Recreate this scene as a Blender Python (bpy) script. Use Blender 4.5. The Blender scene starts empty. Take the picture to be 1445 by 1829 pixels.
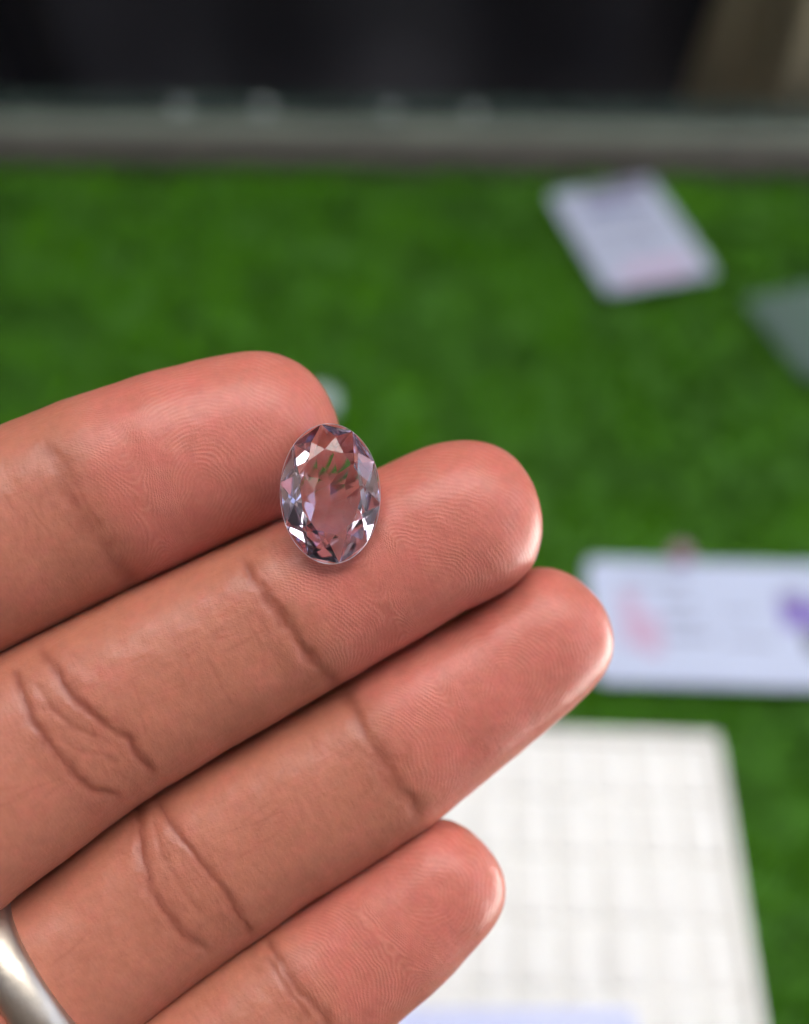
import bpy, bmesh, math, random
import numpy as np
from mathutils import Vector, Matrix
from mathutils.bvhtree import BVHTree

# ------------------------------------------------------------------ camera, sky, sun, exposure
S = bpy.context.scene
C = S.collection
TABLE_Z = 0.75                       # tips of the artificial turf
CAM_H = 0.312
PITCH = math.radians(50)
FPX, CX, CY = 2000.0, 722.5, 914.5   # lens of the photograph, in its own pixels
CAM = Vector((0, 0, TABLE_Z + CAM_H))
RT = Vector((1, 0, 0))
UP = Vector((0, math.sin(PITCH), math.cos(PITCH)))
FW = Vector((0, math.cos(PITCH), -math.sin(PITCH)))

cam_d = bpy.data.cameras.new('camera')
cam = bpy.data.objects.new('camera', cam_d)
C.objects.link(cam)
cam.location = CAM
cam.rotation_euler = (math.pi / 2 - PITCH, 0, 0)
cam_d.sensor_fit = 'VERTICAL'
cam_d.sensor_height = 24.0
cam_d.lens = FPX / 1829 * 24.0
cam_d.clip_start = 0.01
cam_d.clip_end = 2000
cam_d.dof.use_dof = True
cam_d.dof.focus_distance = 0.1245
cam_d.dof.aperture_fstop = cam_d.lens / 5.2
S.camera = cam

SUN_EL, SUN_AZ = math.radians(58), math.radians(80)     # azimuth from +Y towards +X
w = bpy.data.worlds.new('World')
S.world = w
w.use_nodes = True
nt = w.node_tree
nt.nodes.clear()
sky = nt.nodes.new('ShaderNodeTexSky')
sky.sky_type = 'NISHITA'
sky.sun_disc = False
sky.sun_elevation = SUN_EL
sky.sun_rotation = SUN_AZ
sky.air_density = 1.0
sky.dust_density = 1.5
bg = nt.nodes.new('ShaderNodeBackground')
bg.inputs['Strength'].default_value = 0.06
wo = nt.nodes.new('ShaderNodeOutputWorld')
nt.links.new(sky.outputs[0], bg.inputs['Color'])
nt.links.new(bg.outputs[0], wo.inputs['Surface'])

sd = bpy.data.lights.new('sun', 'SUN')
sd.energy = 4.5
sd.angle = math.radians(0.5)
sd.color = (1.0, 0.94, 0.86)
sun = bpy.data.objects.new('sun', sd)
C.objects.link(sun)
sdir = Vector((math.cos(SUN_EL) * math.sin(SUN_AZ), math.cos(SUN_EL) * math.cos(SUN_AZ), math.sin(SUN_EL)))
sun.rotation_euler = (-sdir).to_track_quat('-Z', 'Y').to_euler()
sun.location = (0.4, 0.0, 2.5)

S.view_settings.view_transform = 'Standard'
S.view_settings.look = 'None'
S.view_settings.exposure = 3.58
S.view_settings.gamma = 1.0
S.render.engine = 'CYCLES'
S.cycles.use_denoising = True
S.cycles.max_bounces = 16
S.cycles.transmission_bounces = 14
S.cycles.glossy_bounces = 8
S.cycles.diffuse_bounces = 4
S.cycles.transparent_max_bounces = 8
S.cycles.caustics_refractive = True
S.cycles.caustics_reflective = True
S.cycles.sample_clamp_indirect = 6.0
random.seed(7)
rng = np.random.default_rng(11)

# ------------------------------------------------------------------ helpers
def P(px, py, z):
    """the point z metres along the optical axis seen at photograph pixel (px, py)"""
    return CAM + z * FW + (px - CX) * z / FPX * RT - (py - CY) * z / FPX * UP

def T(px, py, zw=TABLE_Z):
    """the point at height zw seen at photograph pixel (px, py)"""
    d = FW + (px - CX) / FPX * RT - (py - CY) / FPX * UP
    return CAM + d * ((zw - CAM.z) / d.z)

def tag(o, label=None, cat=None, group=None, kind=None):
    if label: o['label'] = label
    if cat: o['category'] = cat
    if group: o['group'] = group
    if kind: o['kind'] = kind
    return o

def link(name, me, mat=None, parent=None):
    o = bpy.data.objects.new(name, me)
    C.objects.link(o)
    if mat is not None and len(me.materials) == 0:
        me.materials.append(mat)
    if parent is not None:
        o.parent = parent
    return o

def empty(name, loc, rz=0.0):
    o = bpy.data.objects.new(name, None)
    C.objects.link(o)
    o.empty_display_size = 0.01
    o.location = loc
    o.rotation_euler = (0, 0, rz)
    return o

def bm_mesh(name, bm, smooth=False):
    me = bpy.data.meshes.new(name)
    bmesh.ops.recalc_face_normals(bm, faces=bm.faces)
    bm.to_mesh(me)
    bm.free()
    if smooth:
        me.polygons.foreach_set('use_smooth', [True] * len(me.polygons))
    return me

def np_mesh(name, verts, faces, smooth=True):
    me = bpy.data.meshes.new(name)
    me.from_pydata([tuple(v) for v in verts], [], [tuple(f) for f in faces])
    if smooth:
        me.polygons.foreach_set('use_smooth', [True] * len(me.polygons))
    me.update()
    return me

def rbox(sx, sy, sz, r=0.0, seg=2, z0=0.0):
    """rounded box mesh, base at z0, centred in x and y"""
    bm = bmesh.new()
    bmesh.ops.create_cube(bm, size=1)
    for v in bm.verts:
        v.co = Vector((v.co.x * sx, v.co.y * sy, (v.co.z + 0.5) * sz + z0))
    if r > 0:
        bmesh.ops.bevel(bm, geom=bm.edges[:], offset=r, segments=seg, affect='EDGES', profile=0.5)
    return bm

def rounded_plate(sx, sy, t, r, n=6, z0=0.0):
    bm = bmesh.new()
    pts = []
    for (cx, cy, a0) in ((sx/2-r, sy/2-r, 0), (-sx/2+r, sy/2-r, 90), (-sx/2+r, -sy/2+r, 180), (sx/2-r, -sy/2+r, 270)):
        for k in range(n + 1):
            a = math.radians(a0 + 90 * k / n)
            pts.append((cx + r * math.cos(a), cy + r * math.sin(a)))
    lo = [bm.verts.new((x, y, z0)) for x, y in pts]
    hi = [bm.verts.new((x, y, z0 + t)) for x, y in pts]
    bm.faces.new(lo[::-1]); bm.faces.new(hi)
    m = len(pts)
    for i in range(m):
        bm.faces.new((lo[i], lo[(i+1) % m], hi[(i+1) % m], hi[i]))
    return bm

def mat_new(name):
    m = bpy.data.materials.new(name)
    m.use_nodes = True
    n = m.node_tree
    n.nodes.clear()
    out = n.nodes.new('ShaderNodeOutputMaterial')
    b = n.nodes.new('ShaderNodeBsdfPrincipled')
    n.links.new(b.outputs[0], out.inputs['Surface'])
    return m, n, b

def simple(name, col, rough=0.5, metal=0.0, spec=0.5, noise=0.0, nscale=60, bump=0.0, bscale=300):
    m, n, b = mat_new(name)
    b.inputs['Base Color'].default_value = (*col, 1)
    b.inputs['Roughness'].default_value = rough
    b.inputs['Metallic'].default_value = metal
    b.inputs['Specular IOR Level'].default_value = spec
    if noise > 0 or bump > 0:
        tc = n.nodes.new('ShaderNodeTexCoord')
    if noise > 0:
        tx = n.nodes.new('ShaderNodeTexNoise'); tx.inputs['Scale'].default_value = nscale
        tx.inputs['Detail'].default_value = 4
        n.links.new(tc.outputs['Object'], tx.inputs['Vector'])
        mr = n.nodes.new('ShaderNodeMapRange')
        mr.inputs['From Min'].default_value = 0.25; mr.inputs['From Max'].default_value = 0.75
        mr.inputs['To Min'].default_value = 1 - noise; mr.inputs['To Max'].default_value = 1 + noise
        n.links.new(tx.outputs['Fac'], mr.inputs['Value'])
        mx = n.nodes.new('ShaderNodeVectorMath'); mx.operation = 'SCALE'
        mx.inputs[0].default_value = col
        n.links.new(mr.outputs[0], mx.inputs['Scale'])
        n.links.new(mx.outputs[0], b.inputs['Base Color'])
    if bump > 0:
        t2 = n.nodes.new('ShaderNodeTexNoise'); t2.inputs['Scale'].default_value = bscale
        n.links.new(tc.outputs['Object'], t2.inputs['Vector'])
        bp = n.nodes.new('ShaderNodeBump'); bp.inputs['Strength'].default_value = bump
        bp.inputs['Distance'].default_value = 0.0005
        n.links.new(t2.outputs['Fac'], bp.inputs['Height'])
        n.links.new(bp.outputs[0], b.inputs['Normal'])
    return m

def smooth01(a, b, x):
    t = np.clip((x - a) / (b - a), 0, 1)
    return t * t * (3 - 2 * t)

# ------------------------------------------------------------------ ground, table, turf
m_ground = simple('pale_paving', (0.70, 0.69, 0.68), 0.9, noise=0.08, nscale=3)
bm = bmesh.new()
bmesh.ops.create_grid(bm, x_segments=8, y_segments=8, size=400)
tag(link('ground', bm_mesh('ground', bm), m_ground), kind='structure')

PILE = 0.008
m_table = simple('table_board', (0.25, 0.2, 0.15), 0.6, noise=0.2, nscale=20)
fl, fr = T(0, 283), T(1445, 304)                  # far edge of the turf
ydir = (fr - fl); ydir.z = 0; ydir.normalize()
ndir = Vector((-ydir.y, ydir.x, 0))
yaw = math.atan2(ydir.y, ydir.x)
f0 = fl + ydir * ((Vector((0, 0, 0)) - fl).dot(ydir)); f0.z = TABLE_Z    # point of that edge nearest the camera axis
bm = rbox(1.28, 0.78, 0.03, 0.003, 2)
tt = link('tabletop', bm_mesh('tabletop', bm), m_table)
tt.location = f0 - ndir * 0.31 - ydir * 0.405 + Vector((0, 0, -PILE - 0.004 - 0.03)); tt.rotation_euler.z = yaw
tag(tt, kind='structure')

m_turf = simple('turf_backing', (0.043, 0.150, 0.007), 0.9, noise=0.3, nscale=90)
bm = rbox(1.27, 0.72, 0.004)
tb = link('turf_base', bm_mesh('turf_base', bm), m_turf)
tb.location = f0 - ndir * 0.361 - ydir * 0.405 + Vector((0, 0, -PILE - 0.003)); tb.rotation_euler.z = yaw
tag(tb, kind='structure')

# blades of the turf: one mesh of short bent blades in clumps
def value_noise(x, y, seed, scale):
    r = np.random.default_rng(seed).random((64, 64))
    u, v = x / scale + 17.3, y / scale + 9.1
    i, j = np.floor(u).astype(int), np.floor(v).astype(int)
    fu, fv = u - i, v - j
    fu, fv = fu * fu * (3 - 2 * fu), fv * fv * (3 - 2 * fv)
    g = lambda a, b: r[a % 64, b % 64]
    return (g(i, j) * (1-fu) + g(i+1, j) * fu) * (1-fv) + (g(i, j+1) * (1-fu) + g(i+1, j+1) * fu) * fv

NB = 124000
bx = rng.uniform(-0.62, 0.23, NB)
by = rng.uniform(-0.14, -0.003, NB) * 0
by = rng.uniform(-0.60, -0.001, NB)
ang = value_noise(bx, by, 1, 0.022) * 9 + rng.normal(0, 0.7, NB)
lean = 0.42 + 0.26 * value_noise(bx, by, 2, 0.03) + rng.normal(0, 0.15, NB)
hgt = PILE * (0.55 + 0.45 * rng.random(NB)) * (0.88 + 0.16 * value_noise(bx, by, 3, 0.018))
wid = rng.uniform(0.0005, 0.0010, NB)
dx, dy = np.cos(ang), np.sin(ang)
sx, sy = -dy, dx
V = np.zeros((NB, 5, 3))
for k, (hh, ll, ww) in enumerate(((0, 0, 1), (0, 0, -1), (0.6, 0.35, 0.9), (0.6, 0.35, -0.9), (1.0, 1.0, 0))):
    V[:, k, 0] = bx + dx * lean * hgt * ll + sx * wid * ww * 0.7
    V[:, k, 1] = by + dy * lean * hgt * ll + sy * wid * ww * 0.7
    V[:, k, 2] = -PILE + hgt * hh
base = (np.arange(NB) * 5)[:, None]
tri = np.concatenate([base + np.array([[0, 1, 3]]), base + np.array([[0, 3, 2]]), base + np.array([[2, 3, 4]])], axis=1).reshape(-1)
me = bpy.data.meshes.new('grass')
me.vertices.add(NB * 5); me.vertices.foreach_set('co', V.reshape(-1))
nf = NB * 3
me.loops.add(nf * 3); me.loops.foreach_set('vertex_index', tri.astype(np.int32))
me.polygons.add(nf); me.polygons.foreach_set('loop_start', np.arange(nf, dtype=np.int32) * 3)
me.update(calc_edges=True)
tone = np.clip(0.32 * value_noise(bx, by, 5, 0.045) + 0.68 * rng.random(NB), 0, 1)
at = me.attributes.new('tone', 'FLOAT', 'POINT'); at.data.foreach_set('value', np.repeat(tone, 5).astype(np.float32))
m_grass, n, b = mat_new('turf_blade')
a = n.nodes.new('ShaderNodeAttribute'); a.attribute_name = 'tone'
cr = n.nodes.new('ShaderNodeValToRGB')
cr.color_ramp.elements[0].position = 0.15; cr.color_ramp.elements[0].color = (0.020, 0.085, 0.004, 1)
cr.color_ramp.elements[1].position = 0.9; cr.color_ramp.elements[1].color = (0.078, 0.245, 0.006, 1)
n.links.new(a.outputs['Fac'], cr.inputs[0]); n.links.new(cr.outputs[0], b.inputs['Base Color'])
b.inputs['Roughness'].default_value = 0.55
b.inputs['Specular IOR Level'].default_value = 0.04
g = link('grass', me, m_grass)
g.location = f0; g.rotation_euler.z = yaw
tag(g, kind='stuff')

# unseen roof and walls added to shape the light: pale panel lit through by the sun, open to the sunlit paving on the right
m_roof, n, b = mat_new('light_panel_cloth')
b.inputs['Base Color'].default_value = (0.75, 0.75, 0.74, 1); b.inputs['Roughness'].default_value = 0.9
tl_ = n.nodes.new('ShaderNodeBsdfTranslucent'); tl_.inputs[0].default_value = (0.70, 0.70, 0.70, 1)
mxr = n.nodes.new('ShaderNodeMixShader'); mxr.inputs[0].default_value = 0.60
n.links.new(b.outputs[0], mxr.inputs[1]); n.links.new(tl_.outputs[0], mxr.inputs[2])
n.links.new(mxr.outputs[0], n.nodes['Material Output'].inputs['Surface'])
m_block = simple('light_block_dark', (0.06, 0.06, 0.065), 0.8, noise=0.2, nscale=5)
PX0, PX1, PY0, PY1 = -0.60, 1.10, -0.03, 1.12        # translucent panel added to the roof for soft overhead light
RX0, RX1, RY0, RY1 = -2.1, 2.45, -0.75, 2.0
for (nm, x0, x1, y0, y1, mt) in (('added_roof', RX0, PX0, RY0, RY1, m_block), ('added_roof', PX1, RX1, RY0, RY1, m_block), ('added_roof', PX0, PX1, RY0, PY0, m_block),
                                 ('added_roof', PX0, PX1, PY1, RY1, m_block)):
    o = link(nm, bm_mesh(nm, rbox(x1 - x0, y1 - y0, 0.012)), mt); o.location = ((x0 + x1) / 2, (y0 + y1) / 2, 2.35)
    tag(o, kind='structure')
bm = bmesh.new()
bmesh.ops.create_grid(bm, x_segments=16, y_segments=16, size=1)
for v in bm.verts:
    x_, y_ = v.co.x, v.co.y
    v.co = Vector(((PX0 + PX1) / 2 + (PX1 - PX0) / 2 * x_, (PY0 + PY1) / 2 + (PY1 - PY0) / 2 * y_, 2.355 - 0.04 * (1 - x_ * x_) * (1 - y_ * y_)))
tag(link('added_roof', bm_mesh('added_roof', bm, True), m_roof), kind='structure')
m_wall = simple('light_block_brown', (0.10, 0.075, 0.06), 0.9, noise=0.2, nscale=6)
for (nm, loc_, dim) in (('added_wall', (-0.20, -0.74, 0), (3.6, 0.02, 2.2)), ('added_wall', (-2.0, 0.5, 0), (0.02, 2.4, 2.2)), ('added_wall', (3.7, 0.5, 0), (0.02, 3.6, 2.2))):  # unseen walls added to keep side light off the finger undersides
    o = link(nm, bm_mesh(nm, rbox(*dim)), m_wall); o.location = loc_
    tag(o, kind='structure')

# ------------------------------------------------------------------ ledge, dark backdrop and cloth behind
m_lip_shade = simple('shaded_lip', (0.055, 0.05, 0.042), 0.7, noise=0.25, nscale=40)  # shadow side of the front lip, put into a dark base colour
m_alu = simple('grey_ledge_metal', (0.17, 0.195, 0.155), 0.5, noise=0.4, nscale=14, bump=0.2)
m_gls = simple('green_glass_strip', (0.03, 0.045, 0.039), 0.25, spec=0.6, noise=0.3, nscale=30)
m_mid = simple('dull_ledge_metal', (0.10, 0.115, 0.095), 0.5, noise=0.4, nscale=18)
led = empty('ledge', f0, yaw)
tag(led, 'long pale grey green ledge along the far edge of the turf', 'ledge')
for (nm, d0, d1, z0, z1, mt) in (('front_strip', 0.0, 0.0185, -0.03, 0.002, m_lip_shade), ('top_strip', 0.019, 0.0255, -0.03, 0.006, m_alu), ('middle_strip', 0.026, 0.0335, -0.03, 0.0045, m_mid),
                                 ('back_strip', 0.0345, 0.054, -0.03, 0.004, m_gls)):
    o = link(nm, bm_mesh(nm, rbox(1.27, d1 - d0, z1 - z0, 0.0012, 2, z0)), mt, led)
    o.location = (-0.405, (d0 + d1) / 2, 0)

m_black = simple('backdrop_black', (0.012, 0.012, 0.015), 0.9, spec=0.2, noise=0.3, nscale=15)
def cloth(name, x0, x1, z0, z1, fold, mat, nx=120, nz=30, slant=0.0, thick=0.004):
    vs, fs = [], []
    for j in range(nz + 1):
        v = j / nz
        for i in range(nx + 1):
            u = i / nx
            x = x0 + (x1 - x0) * u + slant * v
            vs.append((x, fold(x, v), z0 + (z1 - z0) * v))
    n0 = len(vs)
    vs += [(x, y + thick, z) for x, y, z in vs]
    q = lambda i, j: j * (nx + 1) + i
    for j in range(nz):
        for i in range(nx):
            fs.append((q(i, j), q(i+1, j), q(i+1, j+1), q(i, j+1)))
            fs.append((n0 + q(i, j), n0 + q(i, j+1), n0 + q(i+1, j+1), n0 + q(i+1, j)))
    for i in range(nx):
        fs.append((q(i, 0), n0 + q(i, 0), n0 + q(i+1, 0), q(i+1, 0)))
        fs.append((q(i, nz), q(i+1, nz), n0 + q(i+1, nz), n0 + q(i, nz)))
    for j in range(nz):
        fs.append((q(0, j), q(0, j+1), n0 + q(0, j+1), n0 + q(0, j)))
        fs.append((q(nx, j), n0 + q(nx, j), n0 + q(nx, j+1), q(nx, j+1)))
    return np_mesh(name, vs, fs)

bc = link('dark_backdrop', cloth('dark_backdrop', -0.85, 0.85, -0.7, 1.3,
          lambda x, v: 0.012 * math.sin(x * 21 + 1.0) + 0.008 * math.sin(x * 47 + 2 * v) - 0.03 * math.exp(-((x + 0.21) / 0.02) ** 2), m_black), m_black)
bc.location = f0 + ndir * 0.125; bc.rotation_euler.z = yaw  # sheet stands in for shadowed background; made tall to shade the far turf
tag(bc, 'black folded sheet standing in for the dark background behind the grey ledge', 'backdrop')

m_khaki = simple('khaki_fabric', (0.13, 0.115, 0.075), 0.9, spec=0.2, noise=0.2, nscale=30, bump=0.3, bscale=900)
xk = (T(1238, 190, TABLE_Z) - f0).dot(ydir) * 1.0
kc = link('khaki_cloth', cloth('khaki_cloth', xk, xk + 0.16, -0.05, 0.34,
          lambda x, v: 0.011 * math.sin((x - xk) * 75 + 0.6 - v * 1.5) + 0.004 * math.sin(x * 230), m_khaki, 90, 30, 0.05), m_khaki)
kc.location = f0 + ndir * 0.085; kc.rotation_euler.z = yaw
tag(kc, 'khaki brown cloth hanging in front of the dark backdrop at its right end', 'cloth')

m_clear, n, b = mat_new('clear_plastic')
b.inputs['Base Color'].default_value = (0.86, 0.95, 0.93, 1)
b.inputs['Transmission Weight'].default_value = 0.75
b.inputs['Roughness'].default_value = 0.12
b.inputs['IOR'].default_value = 1.49
bead_bm = bmesh.new()  # blurred glints along the ledge, given the shape of clear beads
bmesh.ops.create_uvsphere(bead_bm, u_segments=20, v_segments=12, radius=0.0036)
for v in bead_bm.verts:
    v.co.z = max(v.co.z, -0.0025) * 0.9
bead_me = bm_mesh('glint_bead', bead_bm, True)
for k, (px, lab, sc) in enumerate(((330, 'glint shaped as a clear bead on the ledge, brightest and first from its left end', 1.0),
                               (478, 'glint shaped as a clear bead on the ledge, second from its left end', 1.1),
                               (700, 'glint shaped as a clear bead on the ledge, third from its left end and faint', 0.8),
                               (845, 'glint shaped as a clear bead on the ledge, nearest the khaki cloth', 0.85))):
    xb = (T(px, 200) - f0).dot(ydir)
    o = link('glint_bead', bead_me, m_clear)
    o.location = f0 + ydir * xb + ndir * 0.035 + Vector((0, 0, 0.0063 * 1.0))
    o.location.z = TABLE_Z + 0.006 + 0.00225 * sc
    o.scale = (sc, sc, sc)
    tag(o, lab, 'bead', 'glints shaped as clear beads in a row on the ledge')

# ------------------------------------------------------------------ cards
m_card = simple('card_white', (0.38, 0.42, 0.53), 0.35, noise=0.04, nscale=40)
m_navy = simple('print_navy', (0.13, 0.14, 0.27), 0.4)
m_mauve = simple('print_mauve', (0.22, 0.21, 0.29), 0.4)
m_gray = simple('print_grey', (0.30, 0.32, 0.42), 0.4)
m_pink = simple('print_pink', (0.50, 0.36, 0.50), 0.4)
m_violet = simple('print_violet', (0.20, 0.15, 0.44), 0.4)
m_dark = simple('print_dark', (0.10, 0.09, 0.14), 0.4)

def quad_frame(tl, tr, br, bl, z):
    a, b_, c, d = T(*tl, z), T(*tr, z), T(*br, z), T(*bl, z)
    cen = (a + b_ + c + d) / 4
    ux = ((b_ - a) + (c - d)); ux.z = 0; ux.normalize()
    uy = ((a - d) + (b_ - c)); uy.z = 0
    sx = ((b_ - a).length + (c - d).length) / 2
    sy = ((a - d).length + (b_ - c).length) / 2
    return cen, math.atan2(ux.y, ux.x), sx, sy

def card(name, label, cat, cen, rz, sx, sy, mat, prints, t=0.0011, r=0.0035, tilt=(0, 0)):
    e = empty(name, (cen.x, cen.y, TABLE_Z - 0.0005), 0)
    e.rotation_euler = (tilt[0], tilt[1], rz)
    tag(e, label, cat)
    link('card_body', bm_mesh('card_body', rounded_plate(sx, sy, t, r)), mat, e)
    for (x0, y0, x1, y1, m_) in prints:          # in fractions of the card, origin at its centre
        o = link('printed_patch', bm_mesh('printed_patch', rbox((x1-x0)*sx, (y1-y0)*sy, 0.00008, 0, 1, t + 0.00002)), m_, e)
        o.location = ((x0+x1)/2*sx, (y0+y1)/2*sy, 0)
    return e

cen, rz, sx, sy = quad_frame((968, 338), (1186, 308), (1278, 490), (1066, 532), TABLE_Z)
print('CARD1', sx, sy, math.degrees(rz))
card('certificate_card', 'small white card with rounded corners lying askew near the ledge', 'card', cen + Vector((0, -.002, 0)), rz, 0.0515, 0.0755, m_card,
     [(-0.22, 0.36, 0.40, 0.49, m_mauve), (-0.26, 0.225, 0.02, 0.315, m_navy), (0.04, 0.235, 0.30, 0.30, m_navy), (-0.30, 0.02, -0.05, 0.08, m_gray),
      (-0.28, -0.10, 0.0, -0.06, m_gray), (0.05, 0.10, 0.14, -0.0, m_gray), (0.08, -0.16, 0.2, 0.06, m_gray), (-0.25, -0.36, 0.36, -0.30, m_pink),
      (-0.34, -0.44, 0.30, -0.39, m_pink), (-0.30, -0.2, -0.02, -0.17, m_gray)])

cen, rz, sx, sy = quad_frame((1058, 1002), (1518, 1013), (1530, 1233), (1052, 1217), TABLE_Z)
print('CARD2', sx, sy, math.degrees(rz))
m_card2 = simple('card_laminated', (0.49, 0.55, 0.71), 0.3, noise=0.04, nscale=40)
card('certificate_card', 'wide pale blue white card with pink and violet print right of the fingertips', 'card', cen, rz, sx, sy, m_card2,
     [(-0.38, -0.22, -0.31, 0.22, m_pink), (-0.31, -0.28, -0.24, 0.04, m_pink), (-0.38, 0.27, -0.12, 0.32, m_gray), (-0.22, 0.12, -0.10, 0.17, m_gray),
      (-0.22, -0.02, -0.08, 0.03, m_gray), (-0.22, -0.16, -0.04, -0.11, m_gray), (0.0, -0.18, 0.18, -0.14, m_gray), (0.0, 0.05, 0.12, 0.08, m_gray),
      (0.23, -0.04, 0.40, 0.20, m_violet), (0.30, -0.24, 0.46, -0.06, m_dark), (0.24, 0.21, 0.34, 0.27, m_mauve)])

m_teal, n, b = mat_new('smoky_film')
b.inputs['Base Color'].default_value = (0.13, 0.19, 0.165, 1)
b.inputs['Roughness'].default_value = 0.3
tr_ = n.nodes.new('ShaderNodeBsdfTransparent'); tr_.inputs[0].default_value = (0.7, 0.85, 0.8, 1)
mxs = n.nodes.new('ShaderNodeMixShader'); mxs.inputs[0].default_value = 0.6
n.links.new(tr_.outputs[0], mxs.inputs[1]); n.links.new(b.outputs[0], mxs.inputs[2])
n.links.new(mxs.outputs[0], n.nodes['Material Output'].inputs['Surface'])
cen, rz, sx, sy = quad_frame((1318, 535), (1480, 505), (1600, 640), (1455, 680), TABLE_Z)
print('CARD3', sx, sy)
e = card('plastic_sleeve', 'dark grey green see-through plastic sleeve lying by the small white card', 'sleeve', cen, rz, sx, sy, m_teal, [], t=0.0008)

# small things on the turf
def faceted(a, b_, crown, pav, n_=8):
    bm = bmesh.new()
    ring = lambda r, z, off: [bm.verts.new((a*r*math.cos(2*math.pi*(i+off)/n_), b_*r*math.sin(2*math.pi*(i+off)/n_), z)) for i in range(n_)]
    t_, m_, g_, cu = ring(.58, crown, 0), ring(.8, crown*.6, .5), ring(1, 0, 0), bm.verts.new((0, 0, -pav))
    bm.faces.new(t_)
    for i in range(n_):
        j = (i+1) % n_
        bm.faces.new((t_[i], m_[i], t_[j])); bm.faces.new((m_[i], g_[i], g_[j])); bm.faces.new((t_[j], m_[i], g_[j], m_[j])); bm.faces.new((g_[i], cu, g_[j]))
    return bm
m_mauvegem = simple('mauve_stone', (0.34, 0.20, 0.27), 0.2, spec=0.7)
o = link('mauve_stone', bm_mesh('mauve_stone', faceted(0.0042, 0.005, 0.0018, 0.0028)), m_mauvegem)
q = T(1216, 990, TABLE_Z + 0.003); o.location = (q.x, q.y, TABLE_Z + 0.0035)
tag(o, 'tiny dusky mauve stone at the top edge of the wide card', 'stone')

m_pale, n, b = mat_new('pale_plastic')
b.inputs['Base Color'].default_value = (0.60, 0.75, 0.74, 1); b.inputs['Roughness'].default_value = 0.2
b.inputs['Transmission Weight'].default_value = 0.3
cap = empty('gem_capsule', (0, 0, 0))
q = T(572, 730, TABLE_Z); cap.location = (q.x, q.y, TABLE_Z - 0.0005)
tag(cap, 'small round pale plastic gem case on turf behind the index fingertip', 'gem case')
def lathe(prof, n_=32):
    vs, fs = [], []
    for r, z in prof:
        for i in range(n_):
            a_ = 2*math.pi*i/n_; vs.append((r*math.cos(a_), r*math.sin(a_), z))
    for k in range(len(prof)-1):
        for i in range(n_):
            j = (i+1) % n_; fs.append((k*n_+i, k*n_+j, (k+1)*n_+j, (k+1)*n_+i))
    fs.append(tuple(range(n_))[::-1]); fs.append(tuple((len(prof)-1)*n_+i for i in range(n_)))
    return vs, fs
link('case_base', np_mesh('case_base', *lathe([(0.0060, 0), (0.0064, 0.0006), (0.0064, 0.0038)])), m_pale, cap)
link('lid', np_mesh('lid', *lathe([(0.0067, 0.0039), (0.0067, 0.0058), (0.0061, 0.0065), (0.003, 0.0068)])), m_pale, cap)

# ------------------------------------------------------------------ gem tray
m_tray = simple('tray_white', (0.76, 0.76, 0.72), 0.5, noise=0.03, nscale=50)
m_foam = simple('foam_white', (0.78, 0.78, 0.75), 0.8, noise=0.03, nscale=120, bump=0.2, bscale=1500)
TH = 0.015
zt = TABLE_Z + TH
tr0 = T(1288, 1303, zt); CWX, CWY = 0.0119, 0.0180
NXC, NYC = 9, 7
rim = 0.0035
tray = empty('gem_tray', (tr0.x, tr0.y, TABLE_Z - 0.002), math.radians(-2.3))
tag(tray, 'white gem tray of padded cells in rows on the turf under the hand', 'tray')
TW, TL = NXC * CWX + 2 * rim, NYC * CWY + 2 * rim
o = link('tray_base', bm_mesh('tray_base', rounded_plate(TW, TL, 0.0128, 0.004)), m_tray, tray)
o.location = (-TW/2, -TL/2, 0)
for (nm, sx_, sy_, x_, y_) in (('rim', TW - 0.001, rim, -TW/2, -rim/2), ('rim', TW - 0.001, rim, -TW/2, -TL + rim/2),
                             ('rim', rim, TL - 2*rim - 0.0002, -rim/2, -TL/2), ('rim', rim, TL - 2*rim - 0.0002, -TW + rim/2, -TL/2)):
    o = link(nm, bm_mesh(nm, rbox(sx_, sy_, TH + 0.0005 - 0.0126, 0.001, 2, 0.0126)), m_tray, tray); o.location = (x_, y_, 0)
pad_bm = rbox(CWX - 0.0004, CWY - 0.0006, 0.0042, 0.0020, 3, 0.0102)
pad_me = bm_mesh('foam_pad', pad_bm, True)
pad_me.materials.append(m_foam)
for j in range(NYC):
    for i in range(NXC):
        o = link('foam_pad', pad_me, None, tray)
        o.location = (-rim - (i + .5) * CWX, -rim - (j + .5) * CWY, random.uniform(-0.0004, 0.0004))
        o.rotation_euler = (random.uniform(-.03, .03), random.uniform(-.03, .03), 0)
m_lav = simple('lavender_paper', (0.50, 0.55, 0.80), 0.4, noise=0.03)
zc = zt + 0.0012
c0, c1 = T(700, 1803, zc), T(1132, 1803, zc)
e = empty('paper_slip', ((c0.x + c1.x)/2, c0.y - 0.02, zc))
link('slip_body', bm_mesh('slip_body', rounded_plate(abs(c1.x - c0.x), 0.04, 0.0007, 0.002)), m_lav, e)
tag(e, 'pale lavender blue slip lying over the near end of the white tray', 'slip')

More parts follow.
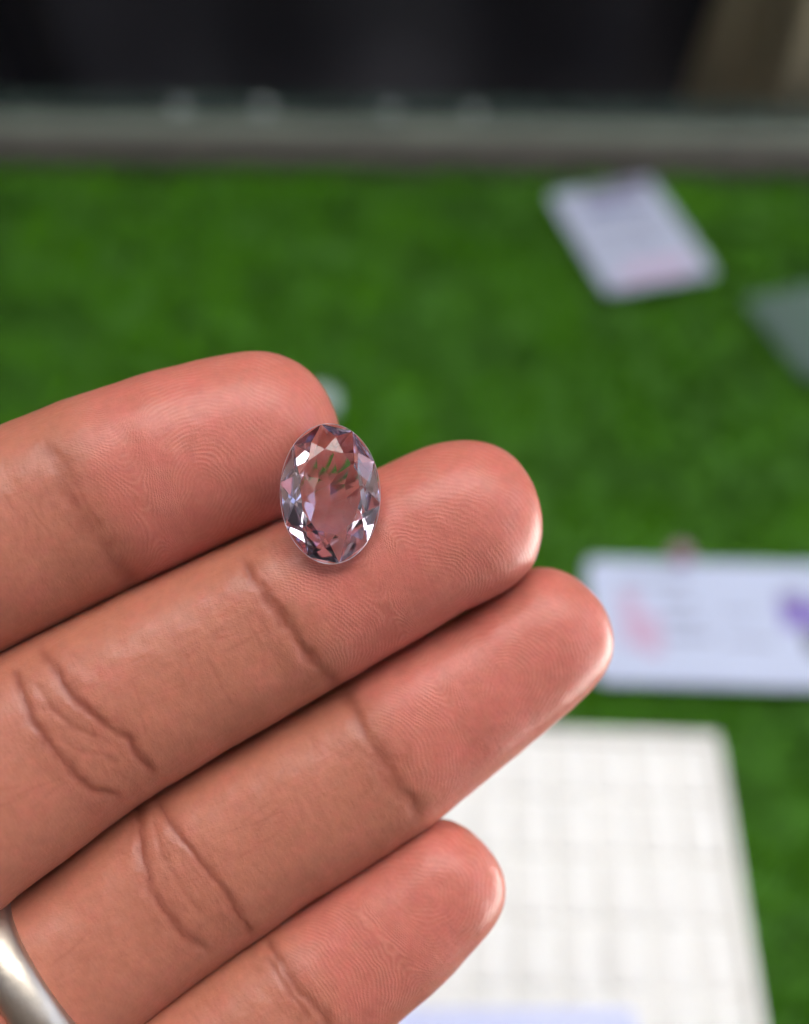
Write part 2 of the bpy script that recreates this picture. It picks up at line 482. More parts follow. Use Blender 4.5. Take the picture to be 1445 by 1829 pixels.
# ------------------------------------------------------------------ hand
# fingers: stations along the axis (photograph pixel of the axis, half width in px, thickness ratio, depth of the axis in m)
FING = {
    'index': dict(st=[(-820, 1385, 205, .84, .1240), (-620, 1262, 208, .84, .1195), (-300, 1102, 198, .86, .1235), (66, 933, 184, .86, .1285), (150, 895, 180, .83, .1290), (263, 849, 173, .88, .1300), (360, 812, 166, .92, .1310),
                      (427, 793, 158, .90, .1315)], tip=(588, 739, .1330), n=2.35),
    'middle': dict(st=[(-450, 1712, 205, .84, .1260), (-230, 1555, 200, .84, .1205), (-60, 1422, 197, .86, .1245), (88, 1324, 188, .86, .1275), (170, 1276, 178, .83, .1280), (321, 1192, 170, .87, .1300), (497, 1103, 161, .84, .1310),
                       (573, 1062, 156, .86, .1315), (745, 968, 151, .93, .1325), (796, 940, 148, .91, .1325)], tip=(945, 893, .1335), n=2.5),
    'ring': dict(st=[(-340, 2090, 185, .86, .1260), (-150, 1955, 176, .86, .1215), (0, 1818, 172, .86, .1250), (101, 1740, 168, .86, .1275), (211, 1657, 162, .86, .1295), (315, 1573, 166, .82, .1310), (479, 1472, 156, .86, .1325), (692, 1344, 152, .84, .1340),
                     (791, 1268, 142, .92, .1350), (867, 1221, 133, .93, .1355), (924, 1180, 127, .92, .1355), (960, 1148, 124, .90, .1360)], tip=(1048, 1065, .1370), n=2.35),
    'pinky': dict(st=[(-170, 2270, 168, .86, .1265), (20, 2140, 158, .86, .1230), (180, 2030, 150, .86, .1255), (350, 1920, 146, .86, .1285), (490, 1815, 142, .86, .1305), (600, 1735, 136, .84, .1320), (705, 1655, 130, .92, .1330),
                      (772, 1596, 118, .92, .1335)], tip=(856, 1512, .1345), n=2.5),
}
def sweep(st, tip, nexp, nsec=90, nring=56, start_cap=True):
    """closed tube through the stations, ending in a rounded tip; returns verts, faces, and the dense axis"""
    c3 = [np.array(P(x, y, z)) for x, y, hw, tr, z in st] + [np.array(P(*tip))]
    hw = [s[2] * 1.0 * s[4] / FPX for s in st]
    tr = [s[3] for s in st]
    d = [0.0]
    for i in range(1, len(c3)):
        d.append(d[-1] + np.linalg.norm(c3[i] - c3[i-1]))
    d = np.array(d)
    cap0 = d[-2]; L = d[-1]
    # smooth (Catmull-Rom like) interpolation by dense linear + gaussian blur
    ds = np.linspace(-0.01, L + 0.01, 600)
    dd = np.clip(ds, 0, L)
    arr = np.array(c3)
    lin = np.stack([np.interp(ds, d, arr[:, k]) for k in range(3)], 1)
    for k in range(3):
        lin[ds < 0, k] = arr[0, k] + (arr[1, k] - arr[0, k]) / (d[1] - d[0]) * ds[ds < 0]
        lin[ds > L, k] = arr[-1, k] + (arr[-1, k] - arr[-2, k]) / (d[-1] - d[-2]) * (ds[ds > L] - L)
    hwl = np.interp(dd, d[:-1], hw); trl = np.interp(dd, d[:-1], tr)
    kr = np.exp(-0.5 * (np.arange(-40, 41) * (ds[1] - ds[0]) / 0.0026) ** 2); kr /= kr.sum()
    sm = lambda x: np.convolve(np.pad(x, 40, mode='edge'), kr, 'valid')
    linp = np.stack([np.convolve(np.concatenate([lin[0, k] + (np.arange(-40, 0)) * (lin[1, k] - lin[0, k]), lin[:, k], lin[-1, k] + np.arange(1, 41) * (lin[-1, k] - lin[-2, k])]), kr, 'valid') for k in range(3)], 1)
    hwl, trl = sm(hwl), sm(trl)
    # sections: uniform to the cap, then cosine-spaced
    s_a = np.linspace(0, cap0, nsec, endpoint=False)
    th = np.linspace(0, math.pi / 2, 26)
    s_b = cap0 + (L - cap0) * np.sin(th)
    s = np.concatenate([s_a, s_b])
    f = np.ones_like(s)
    tt_ = np.clip((s - cap0) / (L - cap0), 0, 1)
    f = np.maximum(1 - tt_ ** nexp, 0) ** (1 / nexp)
    if start_cap:
        q0 = 0.006
        f = f * np.where(s < q0, np.sqrt(np.maximum(1 - ((q0 - s) / q0) ** 2, 0)), 1)
    cen = np.stack([np.interp(s, ds, linp[:, k]) for k in range(3)], 1)
    H = np.interp(s, ds, hwl); R_ = np.interp(s, ds, trl)
    tan = np.gradient(linp, axis=0); tan /= np.linalg.norm(tan, axis=1)[:, None]
    tg = np.stack([np.interp(s, ds, tan[:, k]) for k in range(3)], 1)
    fw = np.array(FW)
    lat = np.cross(tg, fw); lat /= np.linalg.norm(lat, axis=1)[:, None]
    dep = np.cross(lat, tg); dep /= np.linalg.norm(dep, axis=1)[:, None]
    dep *= np.sign((dep @ fw))[:, None]                   # away from the camera
    a = np.linspace(0, 2 * math.pi, nring, endpoint=False)
    e = 2 / 2.08
    ca = np.sign(np.cos(a)) * np.abs(np.cos(a)) ** e; sa = np.sign(np.sin(a)) * np.abs(np.sin(a)) ** e
    SHR = .0007
    Hs = np.maximum(H - SHR, 1e-4)
    vs = cen[:, None, :] + (lat[:, None, :] * ca[None, :, None] + dep[:, None, :] * (sa * np.where(sa > 0, .92, 1.0))[None, :, None] * R_[:, None, None]) * (Hs * f)[:, None, None]
    m = len(s)
    vs = vs.reshape(-1, 3)
    fs = []
    for k in range(m - 1):
        for i in range(nring):
            j = (i + 1) % nring
            fs.append((k*nring+i, k*nring+j, (k+1)*nring+j, (k+1)*nring+i))
    fs.append(tuple(range(nring))[::-1]); fs.append(tuple((m-1)*nring + i for i in range(nring)))
    ok = (ds >= 0) & (ds <= L)
    return vs, fs, dict(s=ds[ok], c=linp[ok], hw=np.interp(ds, s, H)[ok], lat=np.cross(tan, fw)[ok], L=L, cap0=cap0)

allv, allf, axes = [], [], {}
off = 0
for nm, fd in FING.items():
    v_, f_, ax = sweep(fd['st'], fd['tip'], fd['n'])
    axes[nm] = ax
    allv.append(v_); allf += [tuple(i + off for i in f) for f in f_]; off += len(v_)
# thumb (outside the picture), palm and wrist
v_, f_, ax = sweep([(-1500, 2050, 330, .9, .110), (-1280, 1720, 290, .9, .108), (-1120, 1400, 235, .9, .108), (-1010, 1150, 205, .85, .109), (-930, 950, 200, .82, .110)], (-860, 700, .111), 2.3)
allv.append(v_); allf += [tuple(i + off for i in f) for f in f_]; off += len(v_)
v_, f_, ax = sweep([(-2300, 3080, 470, .68, .119), (-1650, 2700, 490, .55, .120), (-1200, 2400, 600, .42, .120), (-700, 2030, 680, .33, .121), (-420, 1830, 690, .27, .122)],
                 (-170, 1690, .1235), 3.0)
allv.append(v_); allf += [tuple(i + off for i in f) for f in f_]; off += len(v_)
raw = np_mesh('hand_raw', np.concatenate(allv), allf)
ro = bpy.data.objects.new('hand_raw', raw); C.objects.link(ro)
md = ro.modifiers.new('remesh', 'REMESH'); md.mode = 'VOXEL'; md.voxel_size = 0.00034; md.use_smooth_shade = True
dg = bpy.context.evaluated_depsgraph_get()
hand_me = bpy.data.meshes.new_from_object(ro.evaluated_get(dg))
hand_me.name = 'hand'
bpy.data.objects.remove(ro); bpy.data.meshes.remove(raw)

# a finer mesh on the palm side of the fingers
bmh = bmesh.new(); bmh.from_mesh(hand_me)
camv, fwd, rtd, upd = CAM, FW, RT, UP
keep = set()
for v in bmh.verts:
    r_ = v.co - camv; z_ = r_.dot(fwd)
    px_, py_ = CX + r_.dot(rtd) / z_ * FPX, CY - r_.dot(upd) / z_ * FPX
    if -60 < px_ < 1120 and 560 < py_ < 1890 and v.normal.dot(fwd) < .12:
        keep.add(v.index)
es = [e for e in bmh.edges if e.verts[0].index in keep and e.verts[1].index in keep]
bmesh.ops.subdivide_edges(bmh, edges=es, cuts=1, use_grid_fill=True)
bmh.to_mesh(hand_me); bmh.free()
hand_me.polygons.foreach_set('use_smooth', [True] * len(hand_me.polygons))
hand_me.update()
nv = len(hand_me.vertices)
co = np.empty(nv * 3); hand_me.vertices.foreach_get('co', co); co = co.reshape(-1, 3)
ed = np.empty(len(hand_me.edges) * 2, dtype=np.int64); hand_me.edges.foreach_get('vertices', ed); ed = ed.reshape(-1, 2)
deg = np.bincount(ed.reshape(-1), minlength=nv).astype(float)
def lap(x, it, lam=0.5):
    for _ in range(it):
        acc = np.empty_like(x)
        for k in range(x.shape[1]):
            acc[:, k] = np.bincount(ed[:, 0], x[ed[:, 1], k], nv) + np.bincount(ed[:, 1], x[ed[:, 0], k], nv)
        x = x + lam * (acc / deg[:, None] - x)
    return x
co = lap(co, 2)
hand_me.vertices.foreach_set('co', co.reshape(-1)); hand_me.update()
nrm = np.empty(nv * 3); hand_me.vertex_normals.foreach_get('vector', nrm); nrm = nrm.reshape(-1, 3)

# finger coordinates of every vertex
best = np.full(nv, 1e9); fid = np.zeros(nv, int); S_ = np.zeros(nv); T_ = np.zeros(nv)
names = list(FING)
for fi, nm in enumerate(names):
    ax = axes[nm]
    cc = ax['c'].astype(np.float64)
    for k0 in range(0, nv, 40000):
        x = co[k0:k0+40000]
        D = (x * x).sum(1)[:, None] - 2 * x @ cc.T + (cc * cc).sum(1)[None, :]
        i = D.argmin(1)
        dist = np.sqrt(np.maximum(D[np.arange(len(x)), i], 0)) / ax['hw'][i]
        la = ax['lat'][i]; la = la / np.linalg.norm(la, axis=1)[:, None]
        t = ((x - cc[i]) * la).sum(1)
        hw_ = ax['hw'][i]
        t = hw_ * np.arcsin(np.clip(t / hw_, -.98, .98))
        up = dist < best[k0:k0+40000]
        sl = slice(k0, k0 + 40000)
        best[sl] = np.where(up, dist, best[sl]); fid[sl] = np.where(up, fi, fid[sl])
        S_[sl] = np.where(up, ax['s'][i], S_[sl]); T_[sl] = np.where(up, t, T_[sl])
isf = best < 1.35
crev = np.zeros(nv)
co = co + nrm * .0007          # the skin is grown outward after the remesh, so neighbouring fingers press together without fusing
fwv = np.array(FW); rel = co - np.array(CAM)
zc_ = rel @ fwv
PX = CX + (rel @ np.array(RT)) / zc_ * FPX; PY = CY - (rel @ np.array(UP)) / zc_ * FPX
facing = smooth01(-0.05, 0.4, -(nrm @ fwv))

def seg_dist(px, py, poly):
    d = np.full(px.shape, 1e9); u = np.zeros(px.shape); side = np.zeros(px.shape)
    n_ = len(poly) - 1
    for k in range(n_):
        ax_, ay = poly[k]; bx_, by_ = poly[k+1]
        vx, vy = bx_ - ax_, by_ - ay
        t = np.clip(((px - ax_) * vx + (py - ay) * vy) / (vx*vx + vy*vy), 0, 1)
        dx_, dy_ = px - ax_ - t * vx, py - ay - t * vy
        dd = np.hypot(dx_, dy_)
        u = np.where(dd < d, (k + t) / n_, u); d = np.minimum(d, dd)
    return d, u
# creases traced on the skin: finger, polyline, width px, depth mm, darkness
CREASE = [
    ('index', [(70, 770), (105, 839), (130, 899), (164, 949), (214, 1018), (246, 1052)], 20, .42, .35),
    ('index', [(92, 790), (140, 880), (190, 960)], 7, .12, .2),
    ('middle', [(425, 985), (446, 1026), (473, 1069), (516, 1123), (550, 1171), (584, 1205), (612, 1219)], 12, .50, .5),
    ('middle', [(478, 1062), (500, 1098), (530, 1142), (562, 1178)], 8, .25, .4),
    ('middle', [(70, 1150), (84, 1182), (116, 1224), (158, 1271), (195, 1297), (226, 1324), (252, 1360), (285, 1392)], 9, .42, .7),
    ('middle', [(22, 1185), (32, 1218), (58, 1287), (89, 1334), (131, 1381), (168, 1413), (232, 1430)], 9, .42, .75),
    ('middle', [(60, 1215), (90, 1262), (130, 1300), (178, 1318)], 7, .2, .35),
    ('middle', [(95, 1310), (140, 1340), (190, 1350), (215, 1370)], 6, .12, .25),
    ('ring', [(608, 1222), (621, 1250), (647, 1303), (678, 1350), (710, 1402), (738, 1440), (768, 1468)], 13, .48, .45),
    ('ring', [(655, 1345), (690, 1395), (722, 1440)], 7, .15, .3),
    ('ring', [(262, 1405), (295, 1455), (326, 1502), (368, 1550), (405, 1602), (437, 1655), (450, 1680)], 8, .38, .6),
    ('ring', [(240, 1425), (247, 1445), (252, 1518), (268, 1587), (300, 1634), (326, 1671), (389, 1707)], 9, .42, .65),
    ('ring', [(270, 1455), (290, 1530), (330, 1590), (362, 1640)], 6, .14, .3),
    ('pinky', [(470, 1670), (490, 1700), (515, 1744), (536, 1776), (578, 1813), (600, 1850)], 8, .36, .5),
    ('pinky', [(472, 1705), (498, 1745), (524, 1785), (560, 1830)], 7, .25, .4),
]
# fine secondary lines across the middle phalanges
r2 = random.Random(5)
def fine(finger, x0, y0, x1, y1, cnt, ln, ang, da):
    for _ in range(cnt):
        t = r2.random(); px_, py_ = x0 + (x1-x0)*t + r2.uniform(-60, 60), y0 + (y1-y0)*t + r2.uniform(-60, 60)
        a_ = math.radians(ang + r2.gauss(0, da)); l_ = ln * r2.uniform(.5, 1.2)
        CREASE.append((finger, [(px_ - math.cos(a_)*l_, py_ - math.sin(a_)*l_), (px_, py_ + r2.uniform(-4, 4)), (px_ + math.cos(a_)*l_, py_ + math.sin(a_)*l_)], r2.uniform(2.2, 3.6), r2.uniform(.015, .045), r2.uniform(.06, .2)))
fine('middle', 80, 1220, 200, 1390, 22, 26, 48, 16)
fine('ring', 270, 1470, 400, 1680, 22, 26, 55, 16)
fine('middle', 460, 1010, 590, 1200, 16, 24, 55, 14)
fine('ring', 625, 1260, 740, 1440, 16, 24, 55, 14)
fine('pinky', 480, 1700, 570, 1810, 14, 24, 55, 14)
fine('middle', 250, 1230, 460, 1110, 12, 45, 62, 14)
fine('middle', 300, 1200, 430, 1140, 8, 50, -28, 10)
fine('ring', 420, 1510, 620, 1380, 12, 45, 60, 14)
fine('ring', 400, 1520, 600, 1400, 8, 50, -30, 10)
fine('index', 20, 930, 90, 900, 8, 45, 68, 12)
fine('middle', 20, 1430, 60, 1400, 6, 60, -35, 12)
fine('ring', 130, 1700, 230, 1620, 9, 50, -34, 12)
fine('pinky', 380, 1850, 450, 1800, 6, 40, 55, 12)
disp = np.zeros(nv); crease = np.zeros(nv); fold_shade = np.zeros(nv)
nz1 = value_noise(PX, PY, 21, 23.0); nz2 = value_noise(PX, PY, 22, 34.0); nz3 = value_noise(PX, PY, 23, 34.0); nz4 = value_noise(PX, PY, 24, 11.0)
for fn, poly, wd, dp, dk in CREASE:
    m = (fid == names.index(fn)) & isf & (PX > min(p[0] for p in poly) - 60) & (PX < max(p[0] for p in poly) + 60)
    amp = 7 if wd > 5 else 4
    d, u = seg_dist(PX[m] + amp * (nz2[m] - .5) + 5 * (nz4[m] - .5), PY[m] + amp * (nz3[m] - .5), poly)
    end = smooth01(0, .12, u) * smooth01(0, .12, 1 - u)
    wv = wd * .95 * (.8 + .5 * nz1[m])
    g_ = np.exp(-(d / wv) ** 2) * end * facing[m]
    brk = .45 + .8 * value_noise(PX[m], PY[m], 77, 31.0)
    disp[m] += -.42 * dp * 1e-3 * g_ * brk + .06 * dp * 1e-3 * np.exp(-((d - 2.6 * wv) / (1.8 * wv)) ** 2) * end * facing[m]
    if wd > 6: fold_shade[m] = np.maximum(fold_shade[m], np.exp(-(d / (3.2 * wv)) ** 2) * end * facing[m])  # shading of the folds, painted as a soft brown band round each crease
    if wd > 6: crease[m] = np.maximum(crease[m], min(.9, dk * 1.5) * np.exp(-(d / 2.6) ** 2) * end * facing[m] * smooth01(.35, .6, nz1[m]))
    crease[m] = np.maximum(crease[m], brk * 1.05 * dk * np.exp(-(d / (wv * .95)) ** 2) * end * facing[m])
# broad soft unevenness of flesh
disp += 0.00022 * (value_noise(PX, PY, 31, 70.0) - .5) * isf + 0.00007 * (value_noise(PX, PY, 33, 24.0) - .5) * isf
disp[~isf] = 0
disp *= 1 - crev
co2 = lap(co + nrm * disp[:, None], 1, .3)
hand_me.vertices.foreach_set('co', co2.reshape(-1)); hand_me.update()

# papillary ridges: phase of the line pattern (core of the pattern given as a photograph pixel)
CORE = {'index': (372, 872), 'middle': (800, 1045), 'ring': (905, 1215), 'pinky': (765, 1600)}
phase = np.zeros(nv); rmask = np.zeros(nv); pad = np.zeros(nv); mid = np.zeros(nv)
for fi, nm in enumerate(names):
    m = (fid == fi) & isf
    d2 = (PX[m] - CORE[nm][0]) ** 2 + (PY[m] - CORE[nm][1]) ** 2 + 1e5 * (facing[m] < .5)
    i0 = d2.argmin()
    sc_, tc_ = S_[m][i0], T_[m][i0]
    s, t = S_[m] - sc_, T_[m] - tc_
    wob = 0.0011 * (value_noise(PX[m], PY[m], 40 + fi, 60.0) - .5) + 0.0004 * (value_noise(PX[m], PY[m], 50 + fi, 22.0) - .5)
    la_ = {'index': 3.9, 'middle': 2.5, 'ring': 3.7, 'pinky': 2.4}[nm]           # a loop pattern: distance to a short slanted core line
    ex, ey = .0042 * math.cos(la_), .0042 * math.sin(la_)
    tq = np.clip((s * ex + t * ey) / (ex * ex + ey * ey), 0, 1)
    r_arch = np.hypot(s - tq * ex, (t - tq * ey) * .92)
    r_prox = .0105 - (-s - .006) * 1.0 + 3.5 * t * t / .010 * .2
    k = smooth01(-.003, -.0085, s)
    k = smooth01(.003, .0085, -s)
    ph = r_arch * (1 - k) + np.abs(r_prox) * k + wob
    phase[m] = ph * 1e3 / 0.47
    ax = axes[nm]
    dip = {'index': (150, 900), 'middle': (520, 1110), 'ring': (690, 1370), 'pinky': (530, 1775)}[nm]
    dd2 = (PX[m] - dip[0]) ** 2 + (PY[m] - dip[1]) ** 2 + 1e5 * (facing[m] < .5)
    sd_ = S_[m][dd2.argmin()]
    pad[m] = smooth01(-.001, .006, S_[m] - sd_)
    rmask[m] = .12 + .88 * smooth01(-.001, .004, S_[m] - sd_)
    rmask[m] *= (.35 + .65 * smooth01(.0, .003, r_arch)) * (1 - crev[m]) * smooth01(-.55, -.1, -(nrm[m] @ fwv)) * (.55 + .6 * value_noise(PX[m], PY[m], 60 + fi, 48.0))
    mid[m] = smooth01(.0, .004, sd_ - .004 - S_[m])
crease = np.clip(crease + .20 * fold_shade * (1 - crease) * (.5 + value_noise(PX, PY, 91, 18.0)), 0, 1)
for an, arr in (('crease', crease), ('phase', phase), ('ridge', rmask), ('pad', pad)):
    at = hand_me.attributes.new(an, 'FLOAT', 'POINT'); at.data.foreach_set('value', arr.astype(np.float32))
fuv = np.stack([S_ * 1000, T_ * 1000, fid * 37.0], 1).astype(np.float32)
at = hand_me.attributes.new('finger_map', 'FLOAT_VECTOR', 'POINT'); at.data.foreach_set('vector', fuv.reshape(-1))
print('HAND verts', nv)

# skin
m_skin, n, b = mat_new('skin')
N, Lk = n.nodes, n.links
def attr(nm_, vec=False):
    a_ = N.new('ShaderNodeAttribute'); a_.attribute_name = nm_
    return a_.outputs['Vector' if vec else 'Fac']
def math_(op, a_, b_=None, clamp=False):
    x = N.new('ShaderNodeMath'); x.operation = op; x.use_clamp = clamp
    for k, v in enumerate((a_, b_)):
        if v is None: continue
        if isinstance(v, (int, float)): x.inputs[k].default_value = v
        else: Lk.new(v, x.inputs[k])
    return x.outputs[0]
def mixc(f_, a_, b_, mode='MIX'):
    x = N.new('ShaderNodeMix'); x.data_type = 'RGBA'; x.blend_type = mode
    for k, v in ((0, f_), (6, a_), (7, b_)):
        if isinstance(v, (int, float)): x.inputs[k].default_value = v
        elif isinstance(v, tuple): x.inputs[k].default_value = (*v, 1)
        else: Lk.new(v, x.inputs[k])
    return x.outputs[2]
def noise(scale, detail=3, vec=None, rough=.5):
    x = N.new('ShaderNodeTexNoise'); x.inputs['Scale'].default_value = scale; x.inputs['Detail'].default_value = detail
    x.inputs['Roughness'].default_value = rough
    Lk.new(vec, x.inputs['Vector'])
    return x.outputs['Fac']
tc = N.new('ShaderNodeTexCoord'); ob = tc.outputs['Object']
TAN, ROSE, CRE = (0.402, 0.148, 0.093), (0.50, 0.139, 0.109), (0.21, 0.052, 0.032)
n1 = noise(160, 3, ob)
pf = math_('MULTIPLY_ADD', n1, 1.1, True); pf.node.inputs[2].default_value = -.55
n1b = noise(520, 4, ob, .6)
pfb = math_('MULTIPLY_ADD', n1b, 1.0); pfb.node.inputs[2].default_value = -.5
pf2 = math_('ADD', math_('ADD', math_('MULTIPLY', attr('pad'), .70), pfb), pf, True)
col = mixc(pf2, TAN, ROSE)
n2 = noise(900, 3, ob)
mr = math_('MULTIPLY_ADD', n2, .30); mr.node.inputs[2].default_value = .85
vs_ = N.new('ShaderNodeVectorMath'); vs_.operation = 'SCALE'; Lk.new(col, vs_.inputs[0]); Lk.new(mr, vs_.inputs['Scale'])
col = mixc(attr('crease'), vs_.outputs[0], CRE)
nw = noise(700, 2, ob)
nwv = math_('MULTIPLY_ADD', nw, .9); nwv.node.inputs[2].default_value = -.45
sn = math_('SINE', math_('MULTIPLY', math_('ADD', attr('phase'), nwv), 2 * math.pi))
nb_ = N.new('ShaderNodeMapRange'); nb_.inputs['From Min'].default_value = .36; nb_.inputs['From Max'].default_value = .62
nb_.inputs['To Min'].default_value = .25; nb_.inputs['To Max'].default_value = 1.25
Lk.new(noise(420, 3, ob), nb_.inputs['Value'])
ridge = math_('MULTIPLY', attr('ridge'), nb_.outputs[0])
sn2 = math_('MULTIPLY_ADD', sn, .5); sn2.node.inputs[2].default_value = .5
col = mixc(math_('MULTIPLY', math_('MULTIPLY', sn2, ridge), .10), col, (0.78, 0.42, 0.30))
Lk.new(col, b.inputs['Base Color'])
b.inputs['Roughness'].default_value = .42
b.inputs['Specular IOR Level'].default_value = .25
b.inputs['Coat Weight'].default_value = .3
b.inputs['Coat Roughness'].default_value = .24
b.inputs['Coat IOR'].default_value = 1.33
b.inputs['Subsurface Weight'].default_value = .28
b.inputs['Subsurface Radius'].default_value = (1.0, .32, .16)
b.inputs['Subsurface Scale'].default_value = .0014
# relief: ridges, fine cross-hatched lines, pores
mp = N.new('ShaderNodeMapping'); mp.inputs['Scale'].default_value = (1.0, .28, 1); Lk.new(attr('finger_map', True), mp.inputs['Vector'])
n3 = noise(2.2, 4, mp.outputs[0], .6)
mp2 = N.new('ShaderNodeMapping'); mp2.inputs['Scale'].default_value = (.3, 1.0, 1); Lk.new(attr('finger_map', True), mp2.inputs['Vector'])
n4 = noise(2.0, 4, mp2.outputs[0], .6)
h = math_('MULTIPLY', sn2, ridge)
hf = math_('MULTIPLY', math_('ADD', n3, n4), .8)
hh_ = math_('ADD', math_('ADD', math_('MULTIPLY', h, .32), hf), math_('MULTIPLY', noise(2600, 2, ob), .35))
bp = N.new('ShaderNodeBump'); bp.inputs['Strength'].default_value = .55; bp.inputs['Distance'].default_value = .00012
Lk.new(hh_, bp.inputs['Height']); Lk.new(bp.outputs[0], b.inputs['Normal'])
hand_me.materials.clear()
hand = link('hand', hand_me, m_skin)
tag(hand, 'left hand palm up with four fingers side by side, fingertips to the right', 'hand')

# ------------------------------------------------------------------ finger ring
m_silver = simple('brushed_silver', (0.50, 0.45, 0.38), .42, 1.0, noise=.08, nscale=300, bump=.12, bscale=700)
axr = axes['ring']
pr = np.array(P(95, 1769, .1265))
i = ((axr['c'] - pr) ** 2).sum(1).argmin()
cr_, tg = axr['c'][i], axr['c'][i+3] - axr['c'][i-3]; tg /= np.linalg.norm(tg)
la = np.cross(tg, fwv); la /= np.linalg.norm(la); de = np.cross(la, tg)
hwr = axr['hw'][i]
bw = .0050
prof = [(-.5, -.0012), (-.5, .0006), (-.42, .0012), (-.2, .0017), (0, .00185), (.2, .0017), (.42, .0012), (.5, .0006), (.5, -.0012)]
vs, fs = [], []
NR = 96
for k in range(NR):
    a_ = 2*math.pi*k/NR
    e = 2/2.2
    cx_, cy_ = math.copysign(abs(math.cos(a_))**e, math.cos(a_)), math.copysign(abs(math.sin(a_))**e, math.sin(a_))
    for (u, r) in prof:
        vs.append(cr_ + tg*(u*bw + .14*hwr*cy_) + la*cx_*(hwr*.985 + r) + de*cy_*(hwr*.86 + r))
m_ = len(prof)
for k in range(NR):
    for j in range(m_):
        k2, j2 = (k+1) % NR, (j+1) % m_
        fs.append((k*m_+j, k*m_+j2, k2*m_+j2, k2*m_+j))
ring = link('finger_ring', np_mesh('finger_ring', vs, fs), m_silver)
tag(ring, 'plain silver band worn at the base of the ring finger', 'ring')

# ------------------------------------------------------------------ gemstone
def gem_mesh(A, B):
    NF = 10; SEG = 6
    a0 = math.radians(98)
    el = lambda r, a: Vector((A*r*math.cos(a), B*r*math.sin(a), 0))
    bm = bmesh.new()
    step = 2*math.pi/NF
    rt, zt_, rm = .61, .00165, .80
    zm = zt_ * (1 - rm*math.cos(step/2)) / (1 - rt)
    tab = [bm.verts.new(el(rt, a0+i*step) + Vector((0, 0, zt_))) for i in range(NF)]
    mids = [bm.verts.new(el(rm, a0+(i+.5)*step) + Vector((0, 0, zm))) for i in range(NF)]
    tips = [bm.verts.new(el(1, a0+i*step)) for i in range(NF)]
    bm.faces.new(tab)
    upper = []
    for i in range(NF):
        j = (i+1) % NF
        pl_n = (tips[i].co - mids[i].co).cross(tips[j].co - mids[i].co)
        arc = [tips[i]]
        for k in range(1, SEG):
            p_ = el(1, a0+(i+k/SEG)*step)
            z_ = mids[i].co.z - (pl_n.x*(p_.x-mids[i].co.x) + pl_n.y*(p_.y-mids[i].co.y))/pl_n.z
            arc.append(bm.verts.new((p_.x, p_.y, z_)))
        upper.append(arc)
        bm.faces.new([mids[i]] + arc + [tips[j]])
        bm.faces.new((tab[i], mids[i], tab[j]))
        bm.faces.new((tab[i], mids[i-1], tips[i], mids[i]))
    # girdle and pavilion
    gz = -.00042
    rp, zp, zcul = .58, -.00205, -.0036
    low = []
    pm = [bm.verts.new(el(rp, a0+(i+.5)*step) + Vector((0, 0, zp))) for i in range(NF)]
    for i in range(NF):
        low.append([bm.verts.new(el(1, a0+(i+k/SEG)*step) + Vector((0, 0, gz - .00006*math.sin(math.pi*k/SEG)))) for k in range(SEG)])
    ring_ = [bm.verts.new(el(1.012, a0+k/SEG*step) + Vector((0, 0, gz*.62))) for k in range(NF*SEG)]
    md_ = [[ring_[(i*SEG+k) % (NF*SEG)] for k in range(SEG+1)] for i in range(NF)]
    for i in range(NF):
        j = (i+1) % NF
        up_ = upper[i] + [tips[j]]; lo_ = low[i] + [low[j][0]]
        for k in range(SEG):
            for (a_, b_, c_, d_) in ((up_[k], md_[i][k], md_[i][k+1], up_[k+1]), (md_[i][k], lo_[k], lo_[k+1], md_[i][k+1])):
                bm.faces.new((a_, b_, c_, d_)).material_index = 1
        bm.faces.new([pm[i]] + lo_[::-1])
    cu = [bm.verts.new((0, .0011, zcul)), bm.verts.new((0, -.0011, zcul))]
    pin = [bm.verts.new(el(.33, a0+i*step) + Vector((0, 0, -.00295))) for i in range(NF)]
    for i in range(NF):
        bm.faces.new((pm[i-1], low[i][0], pm[i])); bm.faces.new((pm[i-1], pm[i], pin[i]))
    for i in range(NF):
        j = (i+1) % NF
        bm.faces.new((pin[i], pm[i], pin[j]))
        c0 = cu[0] if pin[i].co.y > 0 else cu[1]
        c1 = cu[0] if pin[j].co.y > 0 else cu[1]
        bm.faces.new((pin[i], pin[j], c1))
        if c0 is not c1:
            bm.faces.new((pin[i], c1, c0))
    return bm_mesh('gemstone', bm)
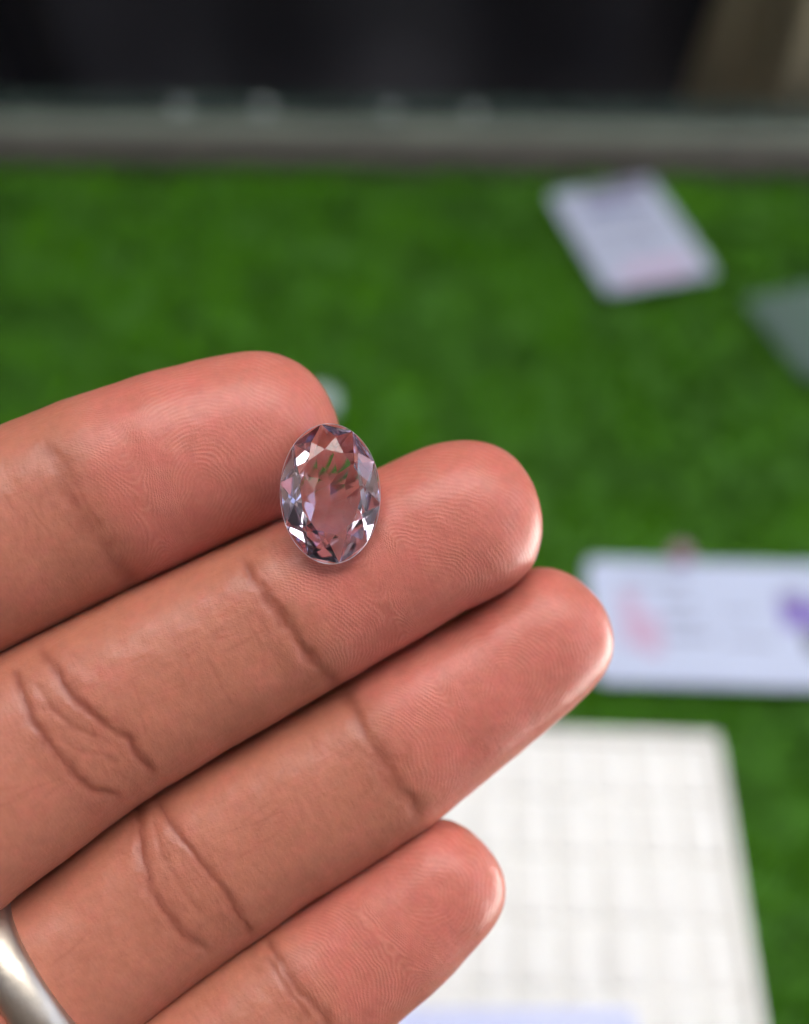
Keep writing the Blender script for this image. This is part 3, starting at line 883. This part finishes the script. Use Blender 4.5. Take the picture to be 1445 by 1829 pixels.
m_gem, n, b = mat_new('pale_violet_stone')
b.inputs['Base Color'].default_value = (0.95, 0.93, 0.96, 1)
va = n.nodes.new('ShaderNodeVolumeAbsorption'); va.inputs['Color'].default_value = (0.69, 0.56, 0.79, 1); va.inputs['Density'].default_value = 58
n.links.new(va.outputs[0], n.nodes['Material Output'].inputs['Volume'])
b.inputs['Roughness'].default_value = 0.0
b.inputs['IOR'].default_value = 1.55
b.inputs['Transmission Weight'].default_value = 1.0
GZ = .1215
gem = link('gemstone', gem_mesh(89*GZ/FPX, 125.5*GZ/FPX), m_gem)
m_gird, n, b = mat_new('frosted_girdle')
b.inputs['Base Color'].default_value = (0.50, 0.43, 0.49, 1)
b.inputs['Roughness'].default_value = 0.4
b.inputs['IOR'].default_value = 1.55
b.inputs['Transmission Weight'].default_value = 0.5
gem.data.materials.append(m_gird)
tag(gem, 'pale violet oval faceted gemstone resting between the index and middle fingers', 'gemstone')
tx, ty, tz = math.radians(-5), math.radians(4), math.radians(2)
basis = Matrix((RT, UP, -FW)).transposed()
rot = basis @ (Matrix.Rotation(tz, 3, 'Z') @ Matrix.Rotation(tx, 3, 'X') @ Matrix.Rotation(ty, 3, 'Y'))
bv = BVHTree.FromPolygons([tuple(v) for v in co2[(fid < 2) & isf][:0]] or [(0,0,0),(1,0,0),(0,1,0)], [(0,1,2)])
bm = bmesh.new(); bm.from_mesh(hand_me); bv = BVHTree.FromBMesh(bm); bm.free()
gc = P(590, 881, GZ)
gap = 1e9
for v in gem.data.vertices:
    p_ = gc + rot @ v.co
    h_ = bv.ray_cast(p_ - FW*.05, FW, .2)
    if h_[0] is not None:
        gap = min(gap, (h_[0] - p_).dot(FW))
print('GEM gap', gap)
shift = gap - .00025
gem.matrix_world = Matrix.Translation(gc + FW*shift) @ rot.to_4x4()
zg = GZ + shift
s_ = zg / GZ
gem.matrix_world = Matrix.Translation(P(590, 881, zg)) @ rot.to_4x4() @ Matrix.Scale(s_, 4)
cam_d.dof.focus_distance = zg
print('GEM z', zg)
